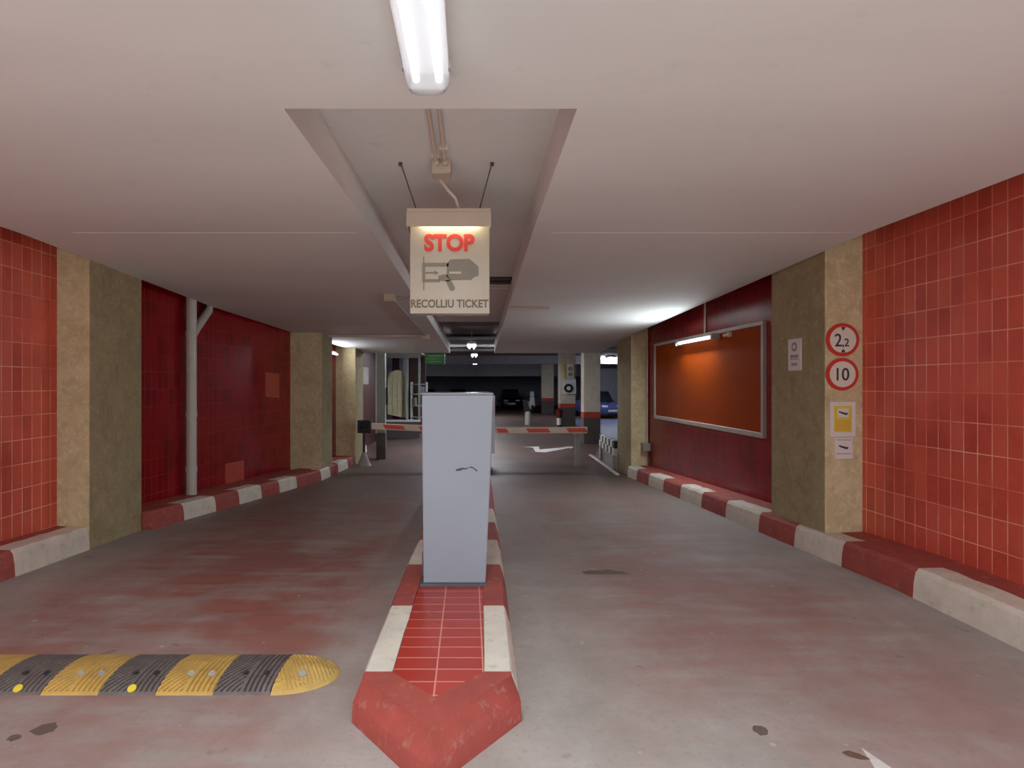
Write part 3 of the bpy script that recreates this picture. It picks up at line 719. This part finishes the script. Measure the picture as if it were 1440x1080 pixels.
for i, (yy, mt, r, lb) in enumerate(((6.85,'dark_metal',.022,'dark pipe crossing the recess soffit behind the hanging sign, nearer of two'),(7.05,'dark_metal',.022,'dark pipe crossing the recess soffit behind the hanging sign, farther of two'),(7.45,'beige_pvc',.014,'pale conduit crossing the recess soffit behind the hanging sign'))):
    zz = cz(yy)+SOF-r; m = MB(); m.tube([(rx(yy,-1)-.01,yy,zz),(rx(yy,1)+.01,yy,zz)], r, 10)
    tag(m.build('pipe' if i < 2 else 'conduit', M[mt], None, (0,yy,zz), smooth=True), lb, 'pipe' if i < 2 else 'conduit')
for i, (yy, zz, r, mt, lb) in enumerate(((15.2,2.66,.04,'light_metal','pale pipe crossing the dark slot, uppermost'),(17.6,2.62,.05,'light_metal','pale pipe crossing the dark slot behind the nearest hanging light'),(19.4,2.60,.06,'light_metal','pale pipe crossing the dark slot, lowest'),(16.4,2.80,.07,'dark_metal','dark duct pipe under the raw slab in the dark slot'))):
    m = MB(); m.tube([(-8.9,yy,zz),(14.9,yy,zz)], r, 10)
    tag(m.build('pipe', M[mt], None, (0,yy,zz), smooth=True), lb, 'pipe')

# ------------------------------------------------------------------ barriers
YB = 12.5
def barrier(name, side, label):
    zb = fz(YB)+.18; x0 = .30 if side > 0 else -.20
    o = thing('barrier_gate', label, 'barrier', (x0,YB,zb))
    m = MB(); m.box(x0-.15,x0+.15,YB+.1,YB+.42,zb,zb+.85); m.build('cabinet', M['boom'], o, bevel=.02)
    hub = MB(); hub.disc((x0,YB+.1,.44),(0,-1,0),.09,.07,20); hub.build('pivot', M['dark_metal'], o)
    if side > 0: xa, xb, za, zb2 = x0, 2.59, .405, .42
    else: xa, xb, za, zb2 = x0, -2.15, .42, .505
    h = .07; L = lambda x: za+(zb2-za)*(x-xa)/(xb-xa)
    m = MB(); m.hexa([(xa,YB-.03,za-h),(xb,YB-.03,zb2-h),(xb,YB+.03,zb2-h),(xa,YB+.03,za-h),(xa,YB-.03,za+h),(xb,YB-.03,zb2+h),(xb,YB+.03,zb2+h),(xa,YB+.03,za+h)])
    arm = m.build('boom_arm', M['boom'], o, bevel=.012)
    for a, b2 in (((.58,.81),(1.24,1.72),(2.12,2.54)) if side > 0 else ((-.9,-1.12),(-1.46,-1.90))):
        m = MB(); hh = .045; sk = .06
        m.pxz([(a+sk,L(a)-hh),(b2+sk,L(b2)-hh),(b2,L(b2)+hh),(a,L(a)+hh)], YB-.0295, YB-.034); m.build('reflective_band', M['boom_red'], arm)['label'] = 'orange red reflective band'
    return o
barrier('b', 1, 'red and cream barrier boom stretching toward the notice board side kerb')
barrier('b', -1, 'red and cream barrier boom stretching toward the glass booth')
zf12 = fz(12.55)
br = thing('boom_rest', 'grey post supporting the free end of the barrier boom near the zebra rail', 'post', (2.39,12.6,zf12))
m = MB(); m.box(2.34,2.44,12.56,12.66,zf12,.345); m.build('post', M['grey_box'], br, bevel=.006)
m = MB(); m.box(2.30,2.48,12.45,12.68,.33,.346); m.build('saddle', M['light_metal'], br)
br = thing('boom_rest', 'dark fork stand on a cone base at the free end of the boom', 'post', (-2.36,12.75,fz(12.75)))
z0 = fz(12.75)
m = MB(); m.tube([(-2.36,12.75,z0+.02),(-2.36,12.75,.34)], .03, 12); m.build('post', M['dark_metal'], br, smooth=True)
m = MB(); m.tube([(-2.36,12.75,z0),(-2.36,12.75,z0+.04),(-2.36,12.75,z0+.30)], [.17,.14,.035], 16); m.build('base_cone', M['grey_box'], br, smooth=True)
m = MB(); m.box(-2.50,-2.20,12.70,12.80,.33,.42); m.box(-2.50,-2.42,12.70,12.80,.42,.62); m.box(-2.28,-2.20,12.70,12.80,.42,.62); m.box(-2.50,-2.20,12.80,12.84,.33,.62); m.build('fork', M['black'], br, bevel=.015)

# ------------------------------------------------------------------ zebra guard rail
P0, P1 = Vector((2.99,11.75,0)), Vector((3.40,14.9,0))
gr = thing('guard_rail', 'black and white zebra striped guard rail on short posts beside the far pillar', 'guard rail', (P0.x,P0.y,fz(P0.y)))
m = MB(); N = 9
for i in range(N):
    for r in range(2):
        a, c2 = P0.lerp(P1, i/N), P0.lerp(P1, (i+1)/N)
        za, zc = fz(a.y)+.30+.15*r, fz(c2.y)+.30+.15*r; d = .07
        m.hexa([(a.x,a.y,za),(c2.x,c2.y,zc),(c2.x+d,c2.y,zc),(a.x+d,a.y,za),(a.x,a.y,za+.15),(c2.x,c2.y,zc+.15),(c2.x+d,c2.y,zc+.15),(a.x+d,a.y,za+.15)], (i+r) % 2)
m.build('rail', [M['sign_white'], M['black']], gr)
for f_ in (.05,.85):
    p = P0.lerp(P1, f_); m = MB(); m.box(p.x-.03,p.x+.04,p.y-.035,p.y+.035,fz(p.y)-.01,fz(p.y)+.31); m.build('post', M['cream'], gr)

# ------------------------------------------------------------------ hall columns
def column(i, x0, x1, y, d, label):
    z = -.464
    o = thing('column_%d' % i, label, 'column', ((x0+x1)/2,y,z)); o['kind'] = 'structure'
    m = MB(); m.box(x0,x1,y,y+d,z-.05,.37); m.build('painted_base', M['col_dark'], o, bevel=.01)
    m = MB(); m.box(x0-.003,x1+.003,y-.003,y+d+.003,.37,.54); m.build('red_band', M['col_red'], o)
    m = MB(); m.box(x0,x1,y,y+d,.54,2.94); m.build('shaft', M['col_paint'], o, bevel=.01)
column(1, 3.62, 4.15, 18, .45, 'pale column with red band and dark base nearest the zebra rail')
column(2, 4.10, 4.80, 25.7, .6, 'pale column with the fire hose cabinet')
column(3, 4.62, 5.35, 36, .6, 'small far pale column with red band beside the parked motor scooter')
o = thing('hose_cabinet', 'white fire hose cabinet with a round black reel on a far column', 'hose cabinet', (4.55,25.6,.95))
m = MB(); m.box(4.27,4.80,25.55,25.702,.98,1.62); m.build('cabinet', M['white_plastic'], o, bevel=.015)
m = MB(); m.disc((4.45,25.552,1.24),(0,-1,0),.2,.05,28); m.build('hose_reel', M['black'], o, smooth=True)
m = MB(); m.disc((4.45,25.503,1.24),(0,-1,0),.09,.02,20); m.build('reel_hub', M['white_plastic'], o)
o = thing('signal_panel', 'yellow edged panel with two round grey discs above the hose cabinet', 'signal', (4.6,25.6,1.7))
m = MB(); m.box(4.30,4.72,25.64,25.702,1.70,2.32); m.build('panel', M['sign_white'], o, bevel=.01)
m = MB(); m.box(4.24,4.33,25.60,25.702,1.70,2.32); m.build('yellow_edge', M['orange_print'], o)
for zz in (2.11,1.86):
    m = MB(); m.disc((4.55,25.642,zz),(0,-1,0),.105,.02,24); m.build('round_disc', M['grey_box'], o)

# green sign under the ceiling edge
o = thing('hanging_sign', 'green illuminated direction sign hung below the far edge of the ceiling', 'sign', (-.86,14.45,1.88))
m = MB(); m.box(-1.13,-.62,14.42,14.50,1.93,2.19); m.build('panel', M['green'], o, bevel=.006)
m = MB(); m.box(-1.03,-.72,14.415,14.421,2.13,2.15); m.box(-1.08,-.78,14.415,14.421,2.06,2.075); m.box(-1.0,-.70,14.415,14.421,1.99,2.005); m.build('print_line', M['green_light'], o)
for x in (-1.08,-.67):
    m = MB(); m.tube([(x,14.46,2.185),(x,14.46,2.932)], .008, 8); m.build('suspension_rod', M['wire'], o)

# post before the booth
o = thing('booth_post', 'pale grey square post with a thin white edge in front of the glass booth', 'post', (-2.25,14.3,-.464))
m = MB(); m.box(-2.33,-2.12,14.32,14.50,.20,2.70); m.build('shaft', M['mint'], o, bevel=.006)
m = MB(); m.box(-2.36,-2.325,14.30,14.335,.18,2.70); m.build('white_edge', M['white_plastic'], o)
m = MB(); m.box(-2.34,-2.11,14.31,14.51,-.47,.20); m.build('dark_base', M['col_dark'], o)
m = MB(); m.box(-2.105,-2.06,14.36,14.44,.9,1.35); m.build('handset', M['black'], o, bevel=.01)

# ------------------------------------------------------------------ glass booth
zf = -.464
bo = thing('booth', 'grey glazed attendant booth with a cream blind behind the barrier', 'booth', (-2.4,20,zf))
m = MB(); m.box(-3.0,-1.75,20,20.12,zf,.10); m.box(-3.0,-2.9,20.12,22.2,zf,.10); m.build('sill_wall', M['col_dark'], bo)
m = MB(); m.box(-3.02,-1.72,19.96,20.16,.10,.17); m.build('window_sill', M['white_plastic'], bo)
for x in (-3.0,-2.22,-1.80):
    m = MB(); m.box(x,x+.07,20,20.1,.17,2.35); m.build('mullion', M['mint'], bo)
m = MB(); m.box(-3.0,-1.72,20,20.1,2.35,2.5); m.build('head_rail', M['mint'], bo)
m = MB(); m.box(-3.0,-1.7,20,22.2,2.5,2.56); m.build('roof', M['mint'], bo)
arc = [(-2.92,.35),(-2.22,.20),(-2.22,1.55)] + [(-2.57+.35*math.cos(a), 1.55+.38*math.sin(a)) for a in [math.pi*i/10 for i in range(1,10)]] + [(-2.92,1.55)]
m = MB(); m.pxz(arc, 20.32, 20.36); m.build('blind', M['curtain'], bo)['label'] = 'cream blind with a rounded top'
for x in (-2.75,-2.58,-2.40):
    m = MB(); m.box(x,x+.02,20.30,20.322,.32,1.8); m.build('blind_fold', M['beige_metal'], bo)
m = MB(); m.box(-2.52,-2.24,20.5,20.6,.2,2.45); m.build('inner_panel', M['lilac'], bo)['label'] = 'pale lilac inner panel'
m = MB(); m.box(-3.0,-1.7,22.1,22.2,zf,2.5); m.build('rear_wall', M['maroon'], bo)
rk = thing('wire_rack', 'white metal rack standing behind the ticket cabinet next to the booth', 'rack', (-1.75,20.6,zf))
for x in (-2.1,-1.55):
    for yy in (20.5,20.9):
        m = MB(); m.tube([(x,yy,zf),(x,yy,1.5)], .025, 8); m.build('upright', M['white_plastic'], rk)
for zz in (.2,.62,1.04,1.40):
    m = MB(); m.box(-2.12,-1.53,20.48,20.92,zz,zz+.04); m.build('shelf', M['light_metal'], rk)
for i, (zz, x, w, mt, lb) in enumerate(((.24,-1.82,.16,'car_red','dark red box on the bottom shelf of the white rack'),(.66,-2.0,.14,'beige_metal','beige box on the second shelf of the white rack'),(1.08,-1.72,.18,'lilac','lilac box on the third shelf of the white rack'))):
    m = MB(); m.box(x-w/2,x+w/2,20.58,20.82,zz,zz+.26)
    tag(m.build('storage_box', M[mt], None, (x,20.7,zz), bevel=.01), lb, 'box', 'boxes on the white rack')

# ------------------------------------------------------------------ bollards, cabinets, cars, scooter
bd = thing('bollard', 'short dark red bollard with a white band beyond the barrier boom', 'bollard', (3.95,25,zf))
m = MB(); m.tube([(3.95,25,zf),(3.95,25,zf+.42),(3.95,25,zf+.75),(3.95,25,zf+.82)], [.10,.10,.17,.08], 16); m.build('body', M['car_red'], bd, smooth=True)
m = MB(); m.tube([(3.95,25,zf+.10),(3.95,25,zf+.40)], .108, 16); m.build('white_band', M['sign_white'], bd, smooth=True)
bd = thing('bollard', 'pale grey bollard with a slanted black cap beyond the barrier boom', 'bollard', (2.7,26.5,zf))
m = MB(); m.tube([(2.72,26.5,zf),(2.72,26.5,zf+.62)], .13, 16); m.build('body', M['pipe_grey'], bd, smooth=True)
m = MB(); m.hexa([(2.58,26.38,zf+.60),(2.86,26.38,zf+.60),(2.86,26.62,zf+.60),(2.58,26.62,zf+.60),(2.50,26.38,zf+1.15),(2.66,26.38,zf+1.15),(2.66,26.62,zf+1.15),(2.50,26.62,zf+1.15)]); m.build('cap', M['black'], bd, bevel=.02)
for x, lb in ((.42,'beige metal cabinet standing behind the ticket cabinet, beside the dark car'),(1.0,'')):
    o = thing('metal_cabinet', 'beige upright cabinet far behind the ticket machine, next to the black car' if x > .5 else 'beige upright cabinet far behind the ticket machine, away from the black car', 'cabinet', (x,38.5,zf), 'beige cabinets')
    m = MB(); m.box(x-.27,x+.27,38.5,39,zf,.93); m.build('body', M['beige_metal'], o, bevel=.02)
    m = MB(); m.box(x-.24,x+.24,38.485,38.502,zf+.08,.88); m.build('door', M['beige_metal'], o, bevel=.006)

def car(label, x, y, paint, rot=0, group=None):
    o = thing('car', label, 'car', (0,0,0), group)
    st = [(-2.05,.62,.28,.60),(-1.95,.78,.22,.72),(-1.3,.86,.2,.84),(-.7,.88,.2,.92),(.6,.88,.2,.95),(1.5,.86,.2,.93),(1.95,.78,.24,.86),(2.05,.66,.34,.75)]
    m = MB(); q = 8; vs = []
    for yy, w, z0, z1 in st:
        vs += [(-w*.85,yy,z0),(-w,yy,z0+.12),(-w,yy,z0+(z1-z0)*.7),(-w*.9,yy,z1),(w*.9,yy,z1),(w,yy,z0+(z1-z0)*.7),(w,yy,z0+.12),(w*.85,yy,z0)]
    m.add(vs, [(j*q+i, j*q+(i+1) % q, (j+1)*q+(i+1) % q, (j+1)*q+i) for j in range(len(st)-1) for i in range(q)] + [tuple(range(q)), tuple(range(len(vs)-q,len(vs)))[::-1]])
    m.build('body', paint, o, smooth=True)
    gh = [(-.95,.76,.90,.60,.905),(-.25,.78,.92,.60,1.44),(.9,.78,.93,.60,1.46),(1.75,.72,.90,.56,.96)]
    m = MB(); vs = []
    for yy, wb, zb, wt, zt in gh: vs += [(-wb,yy,zb),(-wt,yy,zt),(wt,yy,zt),(wb,yy,zb)]
    m.add(vs, [(j*4+i, j*4+(i+1) % 4, (j+1)*4+(i+1) % 4, (j+1)*4+i) for j in range(3) for i in range(4)] + [(0,1,2,3),(12,15,14,13)])
    m.build('windows', M['glass'], o)
    m = MB(); m.hexa([(-.60,-.28,1.435),(.60,-.28,1.435),(.60,.95,1.455),(-.60,.95,1.455),(-.56,-.2,1.475),(.56,-.2,1.475),(.56,.88,1.49),(-.56,.88,1.49)]); m.build('roof', paint, o, bevel=.01)
    for sx in (-1,1):
        for yy in (-1.3,1.3):
            m = MB(); m.disc((sx*.70,yy,.31),(sx,0,0),.31,.19,20); w = m.build('wheel', M['black'], o); mm = MB(); mm.disc((sx*.885,yy,.31),(sx,0,0),.19,.012,14); mm.build('hubcap', M['light_metal'], w)
        m = MB(); m.hexa([(sx*.42-.16,-2.03,.60),(sx*.42+.16,-2.03,.60),(sx*.52+.16,-1.86,.60),(sx*.52-.16,-1.86,.60),(sx*.42-.16,-2.0,.72),(sx*.42+.16,-2.0,.72),(sx*.52+.16,-1.8,.74),(sx*.52-.16,-1.8,.74)]); m.build('headlight', M['lens'], o, bevel=.01)
    m = MB(); m.box(-.26,.26,-2.075,-2.04,.38,.49); m.build('number_plate', M['sign_white'], o)
    o.location = (x,y,zf); o.rotation_euler.z = rot
    return o
car('black car parked facing the ramp beyond the ticket cabinet', 3.15, 44, M['car_black'])
car('dark grey car parked behind the ticket cabinet at the back of the hall', -.9, 46, M['car_grey'])
car('dark red car at the back wall far behind the ticket cabinet', -3.4, 46, M['car_red'])
car('blue car glimpsed in the side bay past the far concrete pillar', 7.4, 33, M['car_blue'], .2)

sc = thing('motor_scooter', 'white motor scooter parked beside the small far column', 'scooter', (4.15,38,zf))
for yy in (37.5,38.7):
    m = MB(); m.disc((4.10,yy,zf+.25),(1,0,0),.25,.10,20); m.build('wheel', M['black'], sc)
m = MB(); m.hexa([(3.93,37.55,zf+.35),(4.37,37.55,zf+.35),(4.30,37.75,zf+.35),(4.0,37.75,zf+.35),(3.98,37.6,zf+1.02),(4.32,37.6,zf+1.02),(4.26,37.75,zf+1.02),(4.04,37.75,zf+1.02)]); m.build('front_shield', M['white_plastic'], sc, bevel=.05)
m = MB(); m.hexa([(4.0,37.75,zf+.2),(4.3,37.75,zf+.2),(4.33,38.9,zf+.3),(3.97,38.9,zf+.3),(4.0,37.75,zf+.35),(4.3,37.75,zf+.35),(4.3,38.9,zf+.75),(4.0,38.9,zf+.75)]); m.build('body', M['white_plastic'], sc, bevel=.04)
m = MB(); m.box(4.02,4.28,38.1,38.95,zf+.72,zf+.84); m.build('seat', M['black'], sc, bevel=.04)
m = MB(); m.tube([(3.82,37.72,zf+1.08),(4.15,37.65,zf+1.04),(4.48,37.72,zf+1.08)], .03, 8); m.build('handlebar', M['black'], sc)
m = MB(); m.hexa([(4.0,37.58,zf+1.02),(4.3,37.58,zf+1.02),(4.3,37.6,zf+1.02),(4.0,37.6,zf+1.02),(4.05,37.7,zf+1.4),(4.25,37.7,zf+1.4),(4.25,37.72,zf+1.4),(4.05,37.72,zf+1.4)]); m.build('windscreen', M['lens'], sc)
# small notices on the maroon wall
for i, (yy, z0, z1, w, lb) in enumerate(((16.5,1.42,1.93,.42,'grey notice on the dark maroon wall before the booth'),)):
    m = MB(); m.box(-3.102,-3.085,yy,yy+w*2.2,z0,z1)
    tag(m.build('notice', M['grey_box'], None, (-3.09,yy,z0)), lb, 'notice')

# ------------------------------------------------------------------ light, camera
w = bpy.data.worlds.new('daylight'); S.world = w; w.use_nodes = True
bg = w.node_tree.nodes['Background']; nt = w.node_tree
tc = nt.nodes.new('ShaderNodeTexCoord'); sx = nt.nodes.new('ShaderNodeSeparateXYZ'); nt.links.new(tc.outputs['Generated'], sx.inputs[0])
rp = nt.nodes.new('ShaderNodeValToRGB'); nt.links.new(sx.outputs[2], rp.inputs[0]); e = rp.color_ramp.elements
e[0].position = .0; e[0].color = (.26,.29,.30,1); e[1].position = 1; e[1].color = (.80,.97,1,1)
k = e.new(.30); k.color = (.34,.385,.40,1); k = e.new(.5); k.color = (.66,.79,.82,1)   # street fronts low down, bright overcast above
nt.links.new(rp.outputs[0], bg.inputs[0]); bg.inputs[1].default_value = SKY
def area(name, loc, rot, sx, sy, e, col=(1,1,1), portal=False):
    L = bpy.data.lights.new(name, 'AREA'); L.shape = 'RECTANGLE'; L.size = sx; L.size_y = sy; L.energy = e; L.color = col
    o = bpy.data.objects.new(name, L); COL.objects.link(o); o.location = loc; o.rotation_euler = rot
    if portal: L.cycles.is_portal = True
    return o
area('notice_board_lamp', (3.23,8.25,2.06), (0,math.radians(60),0), .05, 1.16, NB, (.86,.96,1))
area('pillar_recess_lamp', (-2.914,12.1,2.09), (0,math.radians(-90),0), .05, 1.1, LR, (.92,.95,1))
for dx in (-.040,.040):
    area('ceiling_lamp', (-.148+dx,1.435,2.4615), (0,0,0), .02, 1.16, CL, (.9,.98,1))
for x, y, z in ((.07,16.25,2.40),(.2,23.35,2.46),(.32,32.15,2.46)):
    area('slot_lamp', (x,y,z), (0,0,0), .2, 1.2, HL, (.88,.92,1))
area('bay_lamp', (7.4,30,2.66), (0,0,0), .25, 1.15, HL, (.86,.9,1))
sl = bpy.data.lights.new('sun', 'SUN'); sl.energy = SUN; sl.angle = .02; sl.color = (.76,.97,1)
so = bpy.data.objects.new('sun', sl); COL.objects.link(so); so.location = (0,-8,12); so.rotation_euler = (math.radians(28), 0, math.radians(12))
S.cycles.max_bounces = 16; S.cycles.diffuse_bounces = 12; S.cycles.glossy_bounces = 6; S.cycles.transparent_max_bounces = 12

cam = bpy.data.cameras.new('camera'); cam.lens = 20; cam.sensor_width = 36; cam.shift_x = 60/1440
co = bpy.data.objects.new('camera', cam); COL.objects.link(co); co.location = (0,0,1.43); co.rotation_euler = (math.pi/2,0,0)
cam.clip_end = 200; cam.clip_start = .05
S.camera = co
for o in S.objects:
    if '_o' in o: del o['_o']
S.view_settings.view_transform = 'Standard'; S.view_settings.look = 'None'; S.view_settings.gamma = 1; S.view_settings.use_curve_mapping = False
S.view_settings.exposure = 0.45
